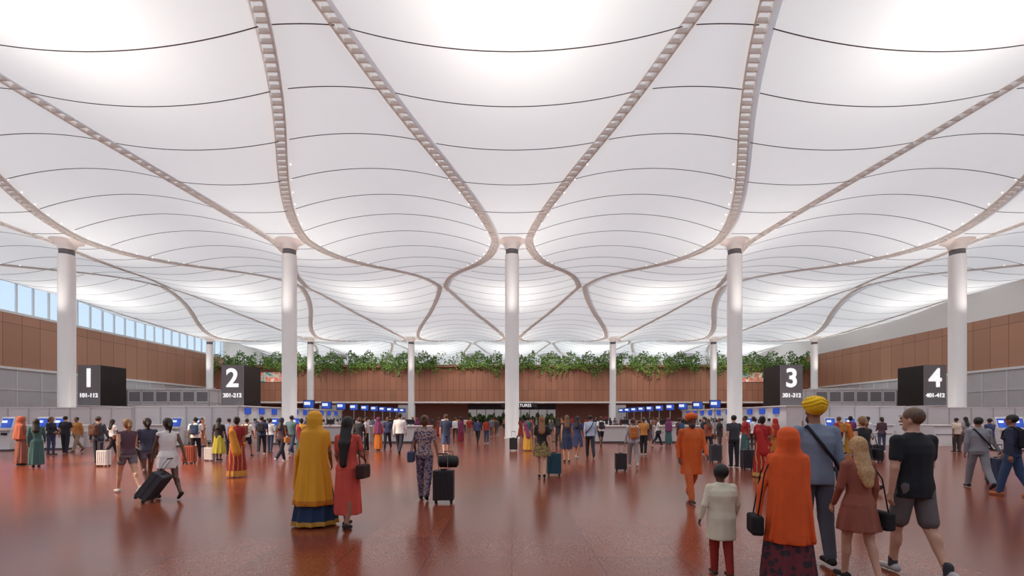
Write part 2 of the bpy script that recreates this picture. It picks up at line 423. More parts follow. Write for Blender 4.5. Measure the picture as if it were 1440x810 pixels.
def kiosk_mesh():
    b=MB()
    b.box((0,0,.04),(.7,.6,.08),M_dgrey); b.box((0,.05,.55),(.55,.36,1.0),M_lgrey)
    b.box((0,-.02,1.1),(.6,.5,.12),M_white)
    b.box((0,.06,1.4),(.62,.1,.62),M_white,rx=-.25); b.box((0,.0,1.4),(.52,.03,.48),M_blue,rx=-.25)
    b.box((-.1,-.012,1.47),(.24,.03,.12),M_scrw,rx=-.25)
    b.box((0,-.14,.85),(.3,.04,.12),M_black)
    return b
km=kiosk_mesh().mesh('check_in_kiosk')
def kiosk(x,y,rz=0):
    o=bpy.data.objects.new('check_in_kiosk',km); o.location=(x,y,0); o.rotation_euler=(0,0,rz); scene.collection.objects.link(o)
for px,d in((10,23),(84,24),(248,26.5),(280,26.5),(388,29),(415,29),(1054,29),(1168,26.5),(1196,26.5),(1410,23),(1432,23),(60,24)):
    kiosk((px-720)/F*d,d)
def bagdrop(px,d):
    b=MB(); b.box((0,0,.6),(1.5,1.0,1.2),M_lgrey); b.box((0,-.05,1.23),(1.6,1.1,.06),M_white); b.box((.9,.2,.45),(.5,.9,.9),M_grey); b.box((0,-.51,.7),(1.3,.03,.06),M_steel)
    b.obj('bag_drop_counter',((px-720)/F*d,d,0),bevel=.02)
for px,d in((32,25.5),(105,26),(228,28),(1320,27),(1392,25.5),(1230,28)): bagdrop(px,d)
for sx in(-1,1):
    for i in range(11):
        yy=41+4.3*i
        b=MB(); b.box((0,0,1.45),(.08,.08,2.9),M_steel); b.box((0,0,.03),(.5,.5,.06),M_dgrey)
        b.box((0,0,3.05),(1.1,.14,.8),M_black); b.box((0,-.08,3.05),(1.0,.02,.7),M_blue); b.box((-.15,-.095,3.12),(.6,.02,.3),M_scrw)
        b.obj('flight_monitor',(sx*20.2,yy,0))
        b=MB(); b.box((0,0,.55),(.8,2.6,1.1),M_lgrey); b.box((0,0,1.13),(.95,2.7,.06),M_white); b.box((sx*.1,0,1.35),(.06,.5,.35),M_black); b.box((sx*.1,0,1.2),(.05,.05,.12),M_steel); b.obj('check_in_desk',(sx*22.2,yy,0))

# ------------------------------------------------------------ people
def rc(a,b,ra,rb_,tag,k=.02,sy=1.,sx=1.): return dict(t='rc',a=np.array(a,float),b=np.array(b,float),ra=ra,rb=rb_,tag=tag,k=k,sy=sy,sx=sx)
def el(c,r,tag,k=.02,groove=0): return dict(t='el',c=np.array(c,float),r=np.array(r,float),tag=tag,k=k,g=groove)
def bx(c,h,r,tag,k=.005): return dict(t='bx',c=np.array(c,float),h=np.array(h,float),r=r,tag=tag,k=k)
def loft(tab,tag,k=.01,n=0,amp=0,ph=0,cut=None): 
    return dict(t='lo',tab=np.array(sorted(tab),float),tag=tag,k=k,n=n,amp=amp,ph=ph,cut=cut)
def bbox(p):
    if p['t']=='rc':
        r=max(p['ra'],p['rb'])*max(1,p['sy'],p['sx']); return np.minimum(p['a'],p['b'])-r,np.maximum(p['a'],p['b'])+r
    if p['t']=='el': return p['c']-p['r'],p['c']+p['r']
    if p['t']=='bx': return p['c']-p['h']-p['r'],p['c']+p['h']+p['r']
    T=p['tab']; f_=1+1.5*p['amp']
    return np.array([(T[:,1]-T[:,3]*f_).min(),(T[:,2]-T[:,4]*f_).min(),T[0,0]]),np.array([(T[:,1]+T[:,3]*f_).max(),(T[:,2]+T[:,4]*f_).max(),T[-1,0]])
def ev(p,X,Y,Z):
    if p['t']=='rc':
        ab=p['b']-p['a']; l=max(ab@ab,1e-9)
        t=np.clip(((X-p['a'][0])*ab[0]+(Y-p['a'][1])*ab[1]+(Z-p['a'][2])*ab[2])/l,0,1)
        vx=(X-p['a'][0]-t*ab[0])/p['sx']; vy=(Y-p['a'][1]-t*ab[1])/p['sy']; vz=Z-p['a'][2]-t*ab[2]
        return (np.sqrt(vx*vx+vy*vy+vz*vz)-(p['ra']+(p['rb']-p['ra'])*t))*min(1,p['sy'],p['sx'])
    if p['t']=='el':
        r=p['r']; x=(X-p['c'][0])/r[0]; y=(Y-p['c'][1])/r[1]; z=(Z-p['c'][2])/r[2]
        d=(np.sqrt(x*x+y*y+z*z)-1)*r.min()
        if p['g']: d=d+p['g']*np.cos((z+.55*np.abs(x))*14)
        return d
    if p['t']=='bx':
        q=[np.abs(v-c)-h for v,c,h in zip((X,Y,Z),p['c'],p['h'])]
        return np.sqrt(sum(np.maximum(a,0)**2 for a in q))+np.minimum(np.maximum(np.maximum(q[0],q[1]),q[2]),0)-p['r']
    T=p['tab']; z=T[:,0]
    cx_=np.interp(Z,z,T[:,1]); cy=np.interp(Z,z,T[:,2]); rx=np.interp(Z,z,T[:,3]); ry=np.interp(Z,z,T[:,4])
    x=(X-cx_)/rx; y=(Y-cy)/ry; rho=np.sqrt(x*x+y*y)
    if p['n']:
        th=np.arctan2(y,x); fr=np.clip((z[-1]-Z)/(z[-1]-z[0]),0,1)
        rho=rho/(1+p['amp']*fr*(np.cos(p['n']*th+p['ph']+2*fr)+.4*np.cos((2*p['n']+1)*th+p['ph']*2-1.5*fr)))
    d=(rho-1)*np.minimum(rx,ry)*.9
    d=np.maximum(np.maximum(d,z[0]-Z),Z-z[-1])
    if p['cut']:
        c,r=p['cut']; e=(np.sqrt(((X-c[0])/r[0])**2+((Y-c[1])/r[1])**2+((Z-c[2])/r[2])**2)-1)*min(r)
        d=np.maximum(d,-e)
    return d
def nets(prims,h):
    B=[bbox(p) for p in prims]
    lo=np.min([b[0] for b in B],0)-3*h; hi=np.max([b[1] for b in B],0)+3*h
    n=np.ceil((hi-lo)/h).astype(int)+1
    D=np.full(n,.2,np.float32)
    ax=[lo[i]+h*np.arange(n[i]) for i in range(3)]
    for p,b in zip(prims,B):
        m=.05; i0=np.maximum(((b[0]-m-lo)/h).astype(int),0); i1=np.minimum(((b[1]+m-lo)/h).astype(int)+2,n)
        sl=tuple(slice(i0[i],i1[i]) for i in range(3))
        X,Y,Z=np.meshgrid(ax[0][sl[0]],ax[1][sl[1]],ax[2][sl[2]],indexing='ij',sparse=True)
        d=ev(p,X,Y,Z); k=p['k']; a=D[sl]
        hh=np.clip(.5+.5*(a-d)/k,0,1)
        D[sl]=a*(1-hh)+d*hh-k*hh*(1-hh)
    ins=D<0
    sh=tuple(n-1); acc=np.zeros(sh+(3,),np.float32); cnt=np.zeros(sh,np.float32)
    cr=[(i,j,k) for i in(0,1) for j in(0,1) for k in(0,1)]
    def sl3(o): return tuple(slice(o[i],n[i]-1+o[i]) for i in range(3))
    for a in cr:
        for q in range(3):
            if a[q]: continue
            b=list(a); b[q]=1
            da=D[sl3(a)]; db=D[sl3(b)]; mk=(da<0)!=(db<0)
            if not mk.any(): continue
            dam=da[mk]; t=dam/(dam-db[mk]); pt=np.tile(np.array(a,np.float32),(len(t),1)); pt[:,q]+=t
            acc[mk]+=pt; cnt[mk]+=1
    act=cnt>0; idx=np.full(sh,-1,int); idx[act]=np.arange(act.sum())
    cells=np.argwhere(act); V=(cells+acc[act]/cnt[act][:,None])*h+lo
    Q=[]
    I=ins
    for axn in range(3):
        s0=[slice(1,-1)]*3; s1=[slice(1,-1)]*3; s0[axn]=slice(0,-1); s1[axn]=slice(1,None)
        a=I[tuple(s0)]; b=I[tuple(s1)]; w_=np.argwhere(a!=b)
        if len(w_)==0: continue
        st=a[a!=b]
        off=np.ones(3,int); off[axn]=0; w_=w_+off
        u,v=(axn+1)%3,(axn+2)%3
        def cell(du_,dv_):
            c=w_.copy(); c[:,u]-=du_; c[:,v]-=dv_; return idx[c[:,0],c[:,1],c[:,2]]
        q=np.stack([cell(1,1),cell(0,1),cell(0,0),cell(1,0)],1)
        q[~st]=q[~st][:,::-1]; Q.append(q)
    Q=np.concatenate(Q)
    C=V[Q].mean(1)
    best=np.full(len(C),9.); tg=np.zeros(len(C),int)
    for i,p in enumerate(prims):
        lo_,hi_=B[i]; mk=np.all((C>lo_-.04)&(C<hi_+.04),1)
        if not mk.any(): continue
        c=C[mk]; d=ev(p,c[:,0],c[:,1],c[:,2]); bb=best[mk]; tt=tg[mk]; s=d<bb; bb[s]=d[s]; tt[s]=p['tag']; best[mk]=bb; tg[mk]=tt
    return V,Q,tg
SKIN,HAIR,TOP,BOT,SHOE,CL2,BAG,EYE_,LIP=range(9)
def person_mesh(name,o,h=.016):
    fem=o.get('f',True); pr=[]; mb_extra=[]
    lean=o.get('lean',0.0)
    def L(z): return lean*(z-.92)
    legs=o.get('legs',((16,6),(-14,18)))
    bot=o.get('bottom','pants'); hem=o.get('hem',.5)
    ja=[]
    for i,(a,b) in enumerate(legs):
        sx=(-1,1)[i]; a=math.radians(a); b=math.radians(b)
        hp=np.array([sx*.09,0,.92]); kn=hp+.43*np.array([0,math.sin(a),-math.cos(a)])
        an=kn+.41*np.array([0,math.sin(a-b),-math.cos(a-b)]); an[0]*=.85; ja.append((hp,kn,an,a-b))
    minz=min(j[2][2] for j in ja)-.085
    dz=-minz
    for i,(hp,kn,an,sw) in enumerate(ja):
        hp=hp+[0,0,dz]; kn=kn+[0,0,dz]; an=an+[0,0,dz]
        pit=min(0,sw)*.8 if an[2]>.1 else 0
        fd=np.array([0,math.cos(pit),math.sin(pit)]); up=np.array([0,-math.sin(pit),math.cos(pit)])
        heel=an-up*.045-fd*.045; toe=heel+fd*.19
        if toe[2]<.03: 
            toe[2]=.03
        pr.append(rc(heel+up*.01,toe,.04,.03,SHOE,.015)); 
        ex=.018 if bot=='pants' else 0.004
        if bot in('pants','leggings'):
            pr+= [rc(hp,kn,.088+ex*.3,.058+ex,BOT,.02),rc(kn,an+[0,0,.02],.056+ex,.04+ex,BOT,.015)]
            pr.append(rc(an-[0,0,.03],an+[0,0,.05],.038,.036,SHOE if o.get('boots') else SKIN,.01))
        else:
            pr+= [rc(hp,kn,.084,.052,SKIN,.02),rc(kn,an,.05,.034,SKIN,.015),el(kn+(an-kn)*.3+[0,-.018,0],(.045,.045,.1),SKIN,.02)]
            if bot=='shorts': pr.append(rc(hp+[0,0,.03],hp+(kn-hp)*o.get('slen',.62),.098,.088,BOT,.008))
            if o.get('socks'): pr.append(rc(an-[0,0,.02],an+[0,0,.06],.04,.042,CL2,.01))
    Z0=dz
    def T3(v): return (v[0],v[1]+L(v[2]),v[2]+Z0)
    sw_=.16 if fem else .185
    if fem: tt=[(.86,0,0,.165,.12),(.95,0,0,.175,.125),(1.06,0,0,.135,.1),(1.15,0,0,.13,.1),(1.28,0,.01,.155,.12),(1.38,0,0,.155,.1),(1.44,0,0,.12,.075),(1.49,0,0,.06,.055)]
    else: tt=[(.86,0,0,.165,.12),(.95,0,0,.17,.125),(1.06,0,0,.158,.115),(1.18,0,0,.162,.118),(1.30,0,0,.185,.128),(1.38,0,0,.18,.115),(1.45,0,0,.13,.08),(1.50,0,0,.065,.06)]
    wd=o.get('fat',1.0)
    tt=[(z+Z0,cx_,cy+L(z),rx*wd,ry*wd) for z,cx_,cy,rx,ry in tt]
    thz=o.get('shirt_hem',.93)+Z0
    bt=BOT if bot in('pants','shorts','leggings','skirt') else TOP
    pr.append(loft([r for r in tt if r[0]<1.1+Z0],bt,.03))
    top_t=[(z,a,b,c*1.06,d*1.08) for z,a,b,c,d in tt if z>thz]
    lowest=[(thz,0,L(.93),np.interp(thz,[r[0] for r in tt],[r[3] for r in tt])*1.09,np.interp(thz,[r[0] for r in tt],[r[4] for r in tt])*1.12)]
    pr.append(loft(lowest+top_t,TOP,.015,n=5,amp=.04,ph=1))
    if bot in('skirt','dress'):
        w_=o.get('flare',.2); zt=1.04
        pr.append(loft([(hem,0,0,w_,w_*.82),((hem+.95)/2,0,0,(w_+.18)/2+.01,(w_*.82+.14)/2),(.95+Z0,0,0,.182,.138),(zt+Z0,0,0,.145,.11)],BOT if bot=='skirt' else TOP,.012,n=o.get('folds',9),amp=o.get('famp',.07),ph=random.random()*6))
    arms=o.get('arms',((-12,8,12),(14,8,18))); sl=o.get('sleeve','short'); hands=[]
    for i,(s1,ab,bd) in enumerate(arms):
        sx=(-1,1)[i]; s1=math.radians(s1); ab=math.radians(ab); bd=math.radians(bd)
        sh=np.array(T3((sx*sw_,0,1.42)))
        d1=np.array([sx*math.sin(ab),math.sin(s1)*math.cos(ab),-math.cos(s1)*math.cos(ab)])
        ab2=ab-bd*.35-.05; s2=s1+bd
        d2=np.array([sx*math.sin(ab2),math.sin(s2)*math.cos(ab2),-math.cos(s2)*math.cos(ab2)])
        elb=sh+d1*.285; wr=elb+d2*.25
        fr=1.0 if not fem else .86
        pr.append(rc((0,sh[1],sh[2]+.01),sh,.06*fr,.055*fr,TOP,.03))
        pr+=[rc(sh,elb,.05*fr,.038*fr,SKIN,.02),rc(elb,wr,.039*fr,.025*fr,SKIN,.015)]
        if sl=='short': pr.append(rc(sh,sh+d1*.17,.06*fr,.058*fr,TOP,.02))
        if sl=='long': pr+=[rc(sh,elb,.062*fr,.05*fr,TOP,.02),rc(elb,wr-d2*.02,.05*fr,.037*fr,TOP,.012)]
        pr.append(rc(wr,wr+d2*.075,.022*fr,.03*fr,SKIN,.012,sx=.62))
        inw=np.array([-sx,0,0.]); inw=inw-d2*(inw@d2); inw/=np.linalg.norm(inw)
        spr=np.cross(d2,inw); 
        if spr[1]<0: spr=-spr
        curl=o.get('curl',(.35,.35))[i]
        for q,(of,ln) in enumerate(((.026,.07),(.009,.08),(-.009,.075),(-.025,.058))):
            p0=wr+d2*.085+spr*of; pts=[p0-d2*.02,p0]; a_=0
            for sgm,fl in((.42,1),(.32,1),(.26,1)):
                a_+=curl; pts.append(pts[-1]+(d2*math.cos(a_)+inw*math.sin(a_))*ln*sgm)
            mb_extra.append((pts,[.009,.0088,.008,.0072,.005],SKIN))
        p0=wr+d2*.025+spr*.02
        mb_extra.append(([p0,p0+d2*.025+spr*.022+inw*.008,p0+d2*.052+spr*.03+inw*.018,p0+d2*.07+spr*.03+inw*.024],[.011,.0105,.009,.006],SKIN))
        hands.append(wr+d2*.1+inw*.02)
    hs=o.get('head',1.0); yaw=math.radians(o.get('look',0)); tilt=o.get('nod',0)
    hc=np.array([0,.0+L(1.6),1.635+Z0])
    def H(v):
        v=np.array(v,float)*hs; x=v[0]*math.cos(yaw)-v[1]*math.sin(yaw); y=v[0]*math.sin(yaw)+v[1]*math.cos(yaw)
        c_,s_=math.cos(tilt),math.sin(tilt)
        return hc+np.array([x,y*c_+v[2]*s_,v[2]*c_-y*s_])+np.array([0,.02,0])
    pr.append(rc((0,-.005+L(1.45),1.44+Z0),H((0,-.01,-.07)),.056 if not fem else .047,.05 if not fem else .043,SKIN,.02))
    pr+=[el(H((0,0,.02)),np.array((.074,.093,.095))*hs,SKIN,.015),rc(H((0,.015,-.035)),H((0,.055,-.085)),.056*hs,.03*hs,SKIN,.02),
         rc(H((0,.088,.005)),H((0,.103,-.022)),.009*hs,.014*hs,SKIN,.01),
         el(H((.076,-.005,-.01)),(.012,.02,.032),SKIN,.006),el(H((-.076,-.005,-.01)),(.012,.02,.032),SKIN,.006)]
    hair=o.get('hair','long')
    if hair!='none':
        pr.append(el(H((0,-.018,.035)),np.array((.086,.1,.095))*hs,HAIR,.008))
        if hair!='short': pr.append(el(H((0,-.045,.0)),np.array((.082,.075,.1))*hs,HAIR,.01))
    if hair=='long':
        hz=o.get('hairz',1.3)
        pr.append(rc(H((0,-.05,-.02)),(0,-.12+L(1.3),1.33+Z0),.08,.075,HAIR,.02,sy=.6,sx=1.15))
        if hz<1.3: pr.append(rc((0,-.12+L(1.3),1.33+Z0),(0,-.15+L(1.2),hz+Z0),.075,.05,HAIR,.02,sy=.6,sx=1.2))
    if hair=='bun': pr.append(el(H((0,-.1,.075)),(.04,.04,.04),HAIR,.01))
    if hair=='pony': pr+=[rc(H((0,-.1,.04)),H((0,-.15,-.05)),.03,.035,HAIR,.01),rc(H((0,-.15,-.05)),H((0,-.12,-.18)),.035,.015,HAIR,.01)]
    if o.get('turban'):
        pr+=[el(H((0,-.02,.085)),np.array((.118,.135,.085))*hs,CL2,.008,groove=.006),el(H((0,-.05,.045)),np.array((.1,.1,.08))*hs,CL2,.01)]
    if o.get('beard'): pr+=[el(H((0,.055,-.085)),(.055,.05,.06),HAIR,.015)]
    if o.get('veil'):
        vz=o['veil']; zz=Z0; vw=o.get('vw',.27)
        top_=[(1.775+zz,0,0,.03,.03),(1.755+zz,0,0,.075,.085),(1.72+zz,0,-.005,.103,.115),(1.64+zz,0,-.015,.116,.128),(1.54+zz,0,-.02,.112,.118),(1.485+zz,0,-.02,.14,.12),(1.44+zz,0,-.02,.19,.135),(1.38+zz,0,-.02,.208,.145)]
        low=[(1.15+zz,0,-.03,.2,.165),(.95,0,-.03,.215,.18),(vz,0,-.03,vw,vw*.86)] if vz<.9 else [(vz,0,-.03,.225,.18)]
        pr.append(loft(top_+low,CL2,.006,n=7,amp=.07,ph=.7,cut=((0,.15+L(1.6),1.6+zz),(.068,.13,.1))))
        if vz<.9:
            for q in range(6):
                xx=-.15+.06*q; pr.append(rc((xx*.6,-.13,1.42+zz),(xx*1.4,-.02-vw*.84+abs(xx)*.5,vz+.04),.014,.026,CL2,.012))
            pr.append(rc((-.17,.02,1.32+zz),(-.27,.03,1.05),.06,.07,CL2,.015,sx=.6)); pr.append(rc((-.27,.03,1.05),(-.3,.0,vz+.25),.07,.05,CL2,.015,sx=.5))
    if o.get('pallu'):
        pr+=[rc((-.13,-.0+L(1.4),1.45+Z0),(-.1,-.125,1.3+Z0),.06,.075,CL2,.01,sy=.5),rc((-.1,-.125,1.3+Z0),(.03,-.17,.75),.085,.13,CL2,.015,sy=.35),
             rc((-.13,.0,1.45+Z0),(.1,.12,1.1+Z0),.06,.08,CL2,.01,sy=.45),rc((.1,.12,1.1+Z0),(.17,0,.95+Z0),.08,.08,CL2,.01,sy=.5)]
    if o.get('backpack'):
        pr+=[bx((0,-.2+L(1.25),1.25+Z0),(.1,.05,.16),.04,BAG),bx((0,-.27+L(1.2),1.18+Z0),(.07,.015,.07),.02,BAG)]
        for sx in(-1,1): mb_extra.append(([(sx*.1,-.14,1.42+Z0),(sx*.11,-.02,1.5+Z0),(sx*.115,.11,1.4+Z0),(sx*.13,.13,1.25+Z0),(sx*.15,-.1,1.1+Z0)],[.018]*5,BAG))
    if o.get('robe'):
        pr.append(loft([(.55,0,0,.21,.17),(.95+Z0,0,0,.2,.15),(1.3+Z0,0,0,.2,.14),(1.44+Z0,0,0,.16,.1)],CL2,.012,n=6,amp=.06,ph=2))
    if o.get('handbag') is not None:
        sx=o['handbag']; bz=o.get('bagz',.95); bxx=o.get('bagx',.27)
        c=(sx*bxx,-.03,bz+Z0-.05); pr.append(bx(c,(.035,.11,.08),.03,BAG))
        mb_extra.append(([(sx*bxx,.08,bz+Z0+.03),(sx*(bxx*.5+.09),.07,1.25+Z0),(sx*.14,.01,1.485+Z0),(sx*(bxx*.5+.09),-.09,1.25+Z0),(sx*bxx,-.13,bz+Z0+.03)],[.008]*5,BAG))
    if o.get('cross'):
        sx=o['cross']; mb_extra.append(([(sx*.25,-.03,.98+Z0),(sx*.12,-.145,1.12+Z0),(-sx*.02,-.16,1.3+Z0),(-sx*.12,-.08,1.48+Z0),(-sx*.1,.1,1.42+Z0),(sx*.1,.15,1.15+Z0),(sx*.25,.03,.98+Z0)],[.018]*7,BAG))
    V,Q,tg=nets(pr,h)
    mb=MB(); mb.v=V.tolist(); mb.f=[tuple(q) for q in Q.tolist()]; mb.m=tg.tolist()
    mats=o['mats']; mb.mats=list(mats)
    def addt(fn,tag):
        n0=len(mb.f); fn(); 
        for i in range(n0,len(mb.f)): mb.m[i]=tag
    for pts,rads,tag in mb_extra: addt(lambda:mb.tube(pts,rads,mats[0],6 if h>.014 else 8),tag)
    for sx in(-1,1):
        e=H((sx*.03,.082,.018)); addt(lambda:mb.sph(e,(.014,.01,.009),mats[0],8,5),EYE_)
        e=H((sx*.03,.09,.04)); addt(lambda:mb.sph(e,(.02,.008,.005),mats[0],6,4),HAIR)
    e=H((0,.09,-.052)); addt(lambda:mb.sph(e,(.022,.01,.008),mats[0],8,5),LIP)
    me=bpy.data.meshes.new(name); me.from_pydata(mb.v,[],mb.f)
    for m in mats: me.materials.append(m)
    me.polygons.foreach_set('material_index',mb.m); me.polygons.foreach_set('use_smooth',[True]*len(mb.f)); me.update()
    return me,hands
def cm(c): 
    return c if isinstance(c,bpy.types.Material) else cloth(c)
M_eye=pm('eye',(40,30,28),.2); M_lip=pm('lips',(150,80,72),.4)
SK={'l':(208,162,136),'m':(152,104,78),'d':(98,64,48)}
def mats(skin='m',hair=(28,20,18),top=(200,200,200),bot=(50,50,60),shoe=(40,36,36),c2=(200,60,40),bag=(30,28,30)):
    return [skinm(SK[skin]),pm('hair',tuple(hair),.55,0,.25,40),cm(top),cm(bot),cm(shoe),cm(c2),cm(bag),M_eye,M_lip]
def put(name,me,x,y,H_,yaw):
    ob=bpy.data.objects.new(name,me); ob.location=(x,y,0); ob.scale=(H_/1.75,)*3; ob.rotation_euler=(0,0,math.radians(yaw)); scene.collection.objects.link(ob); return ob
def hero(name,px,d,H_,yaw,o,h=.014):
    me,hands=person_mesh(name,o,h); return put(name,me,(px-720)/F*d,d,H_,yaw)
def dep(feet): return 1056/(feet-588)

WALK=((20,5),(-18,22)); STAND=((3,2),(-3,3)); WALK2=((-16,20),(19,4))
hero('woman_in_yellow_sari',443,7.0,1.74,5,dict(bottom='skirt',hem=.03,flare=.33,folds=11,famp=.08,sleeve='short',veil=.34,vw=.30,arms=((10,12,50),(5,10,30)),legs=STAND,mats=mats('m',top=(226,160,30),bot=banded((24,50,84),(190,140,50),.1,False),c2=banded((226,158,28),(200,120,16),.42,False))),.011)
hero('woman_in_coral_kurta',489,6.85,1.67,-8,dict(bottom='dress',hem=.22,flare=.21,folds=7,sleeve='short',hair='long',hairz=1.02,handbag=1,arms=((5,8,20),(10,10,60)),legs=((8,3),(-8,10)),mats=mats('m',top=(208,80,66),bot=(200,80,70),bag=(60,30,25))),.012)
hero('woman_in_shorts',179,dep(693),1.66,62,dict(bottom='shorts',slen=.4,sleeve='none',hair='pony',legs=WALK,arms=((-15,8,20),(20,8,30)),mats=mats('l',hair=(150,110,70),top=(92,64,76),bot=(120,116,120),shoe=(200,196,196))))
hero('woman_in_denim_shorts',207,10.9,1.68,50,dict(bottom='shorts',slen=.35,sleeve='short',hair='pony',legs=WALK2,arms=((10,8,60),(-10,8,15)),handbag=-1,mats=mats('d',hair=(30,22,20),top=(64,66,84),bot=(96,90,100),shoe=(210,210,210))))
hero('woman_in_white_dress',236,dep(702),1.68,58,dict(bottom='dress',hem=.66,flare=.2,famp=.05,sleeve='none',hair='pony',legs=WALK,arms=((16,8,10),(-26,10,6)),mats=mats('d',top=(230,222,220),shoe=(40,36,36))))
hero('woman_in_red_sari',333,dep(671),1.68,20,dict(bottom='skirt',hem=.03,flare=.26,folds=12,pallu=True,hair='bun',legs=STAND,arms=((8,10,40),(-5,8,20)),mats=mats('m',top=(140,34,36),bot=banded((146,36,36),(196,140,56),.2),c2=(196,130,46))))
hero('woman_in_patterned_jumpsuit',597,dep(703),1.70,3,dict(bottom='pants',sleeve='short',hair='bun',legs=((6,3),(-10,16)),handbag=-1,arms=((8,12,35),(-8,16,10)),fat=.97,mats=mats('m',hair=(90,62,46),top=pattern((70,68,96),(170,140,134),22,.45),bot=pattern((58,58,88),(140,118,128),22,.45),bag=(60,70,100))))
hero('woman_in_gold_skirt',762,dep(672),1.70,-5,dict(bottom='skirt',hem=.62,flare=.24,folds=8,sleeve='short',hair='long',hairz=1.28,legs=((8,3),(-10,14)),arms=((6,8,30),(-6,14,10)),mats=mats('l',hair=(150,100,62),top=(40,38,38),bot=pattern((60,56,44),(150,130,80),22,.4),shoe=(30,28,28))))
hero('woman_with_backpack',890,dep(658),1.68,-5,dict(bottom='pants',sleeve='long',hair='short',backpack=True,legs=WALK,arms=((-6,14,8),(8,8,20)),mats=mats('m',hair=(90,60,44),top=(178,172,176),bot=(150,140,140),bag=(186,110,56),shoe=(200,196,190))))
hero('man_in_orange_robe',972,dep(705),1.74,178,dict(f=False,bottom='pants',sleeve='long',hair='short',turban=True,beard=True,robe=True,legs=WALK2,arms=((14,10,30),(-10,12,25)),mats=mats('d',hair=(60,50,46),top=(212,96,40),bot=(204,100,50),shoe=(90,56,40),c2=(218,96,34))))
hero('woman_in_scarlet_sari',1072,dep(671),1.70,-25,dict(bottom='skirt',hem=.03,flare=.25,folds=12,pallu=True,hair='bun',legs=STAND,arms=((8,10,50),(-5,8,30)),mats=mats('m',top=(166,32,30),bot=banded((170,32,30),(210,160,84),.14),c2=(180,38,34))))
hero('boy_in_white_kurta',1014,4.75,1.14,0,dict(f=False,bottom='pants',shirt_hem=.6,sleeve='long',hair='short',head=1.32,fat=1.26,legs=((6,3),(-6,8)),arms=((-4,18,22),(6,18,26)),mats=mats('d',hair=(26,20,20),top=(222,214,188),bot=(146,40,28),shoe=(60,40,30))),.014)
hero('woman_in_orange_sari',1108,4.5,1.54,-15,dict(bottom='skirt',hem=.03,flare=.28,folds=11,sleeve='short',veil=.5,vw=.24,arms=((20,10,55),(5,8,45)),legs=STAND,handbag=-1,bagz=.72,bagx=.34,mats=mats('m',top=(214,80,40),bot=pattern((52,44,50),(110,46,54),14,.5),c2=(222,88,32),bag=(26,24,26))),.011)
hero('man_in_yellow_turban',1146,5.2,1.84,-6,dict(f=False,bottom='pants',sleeve='long',shirt_hem=.86,hair='none',turban=True,beard=True,cross=1,legs=((5,3),(-5,10)),arms=((4,10,8),(-4,10,8)),mats=mats('m',hair=(60,50,46),top=(126,138,156),bot=(84,88,100),c2=(238,190,24))),.012)
hero('woman_in_rust_dress',1207,4.6,1.46,4,dict(bottom='dress',hem=.62,flare=.23,folds=8,famp=.07,sleeve='long',hair='long',hairz=1.2,legs=((10,4),(-8,14)),arms=((8,8,20),(-4,8,14)),handbag=1,bagz=.8,mats=mats('l',hair=(186,148,102),top=(148,84,68),shoe=(40,36,36))),.012)
hero('man_in_black_tshirt',1285,4.75,1.76,4,dict(f=False,bottom='shorts',slen=.78,shirt_hem=.84,sleeve='short',hair='short',look=28,socks=True,legs=((14,6),(-12,16)),arms=((-4,9,10),(10,9,16)),mats=mats('l',hair=(96,72,54),top=(26,28,34),bot=(104,96,96),shoe=(190,186,184),c2=(60,60,64))),.012)
hero('woman_in_black_top',1213,dep(690),1.72,0,dict(bottom='shorts',sleeve='none',hair='pony',legs=WALK,handbag=1,mats=mats('l',hair=(140,104,72),top=(40,38,42),bot=(50,48,52))))
hero('man_in_grey_suit',1376,dep(687),1.70,-20,dict(f=False,bottom='pants',sleeve='long',hair='short',cross=1,legs=WALK,arms=((0,8,10),(10,10,40)),mats=mats('m',hair=(40,34,32),top=(140,140,146),bot=(134,134,140))))
hero('man_in_navy_jacket',1424,dep(698),1.73,25,dict(f=False,bottom='pants',sleeve='long',hair='short',backpack=True,legs=((14,4),(-12,12)),arms=((-10,14,6),(10,10,20)),mats=mats('m',hair=(30,26,26),top=(44,48,72),bot=(54,76,110),bag=(30,30,40),shoe=(190,110,60))))
hero('man_with_backpack',138,dep(652),1.70,5,dict(f=False,bottom='pants',sleeve='long',hair='short',backpack=True,legs=STAND,mats=mats('l',hair=(60,44,36),top=(70,78,88),bot=(50,52,66),bag=(90,60,50))))
hero('woman_in_headscarf',30,dep(655),1.70,-30,dict(bottom='dress',hem=.1,flare=.22,sleeve='long',veil=.95,legs=STAND,mats=mats('m',top=(130,80,70),c2=(170,92,68))))
hero('woman_in_teal_kurta',51,dep(658),1.62,40,dict(bottom='dress',hem=.12,flare=.2,sleeve='long',hair='long',legs=STAND,mats=mats('m',top=(60,96,96))))
hero('woman_in_yellow_skirt',308,dep(648),1.66,10,dict(bottom='skirt',hem=.3,flare=.24,sleeve='short',hair='long',legs=STAND,mats=mats('d',top=(40,36,40),bot=(180,170,60))))
hero('man_in_white_shirt',562,dep(640),1.90,0,dict(f=False,bottom='pants',sleeve='long',hair='short',legs=WALK,mats=mats('m',top=(238,238,240),bot=(46,48,62))))
hero('man_in_navy_polo',627,dep(641),1.85,8,dict(f=False,bottom='shorts',slen=.85,sleeve='short',hair='short',legs=WALK2,mats=mats('l',hair=(90,70,54),top=(60,70,96),bot=(90,104,140),shoe=(240,240,240))))
hero('man_in_blue_shirt',830,dep(644),1.80,0,dict(f=False,bottom='pants',sleeve='long',hair='short',cross=-1,legs=WALK,mats=mats('m',top=(176,190,214),bot=(40,44,58))))
hero('woman_in_navy_dress',797,dep(650),1.75,0,dict(bottom='dress',hem=.5,flare=.2,sleeve='none',hair='long',legs=STAND,mats=mats('l',hair=(120,84,56),top=(50,60,90))))
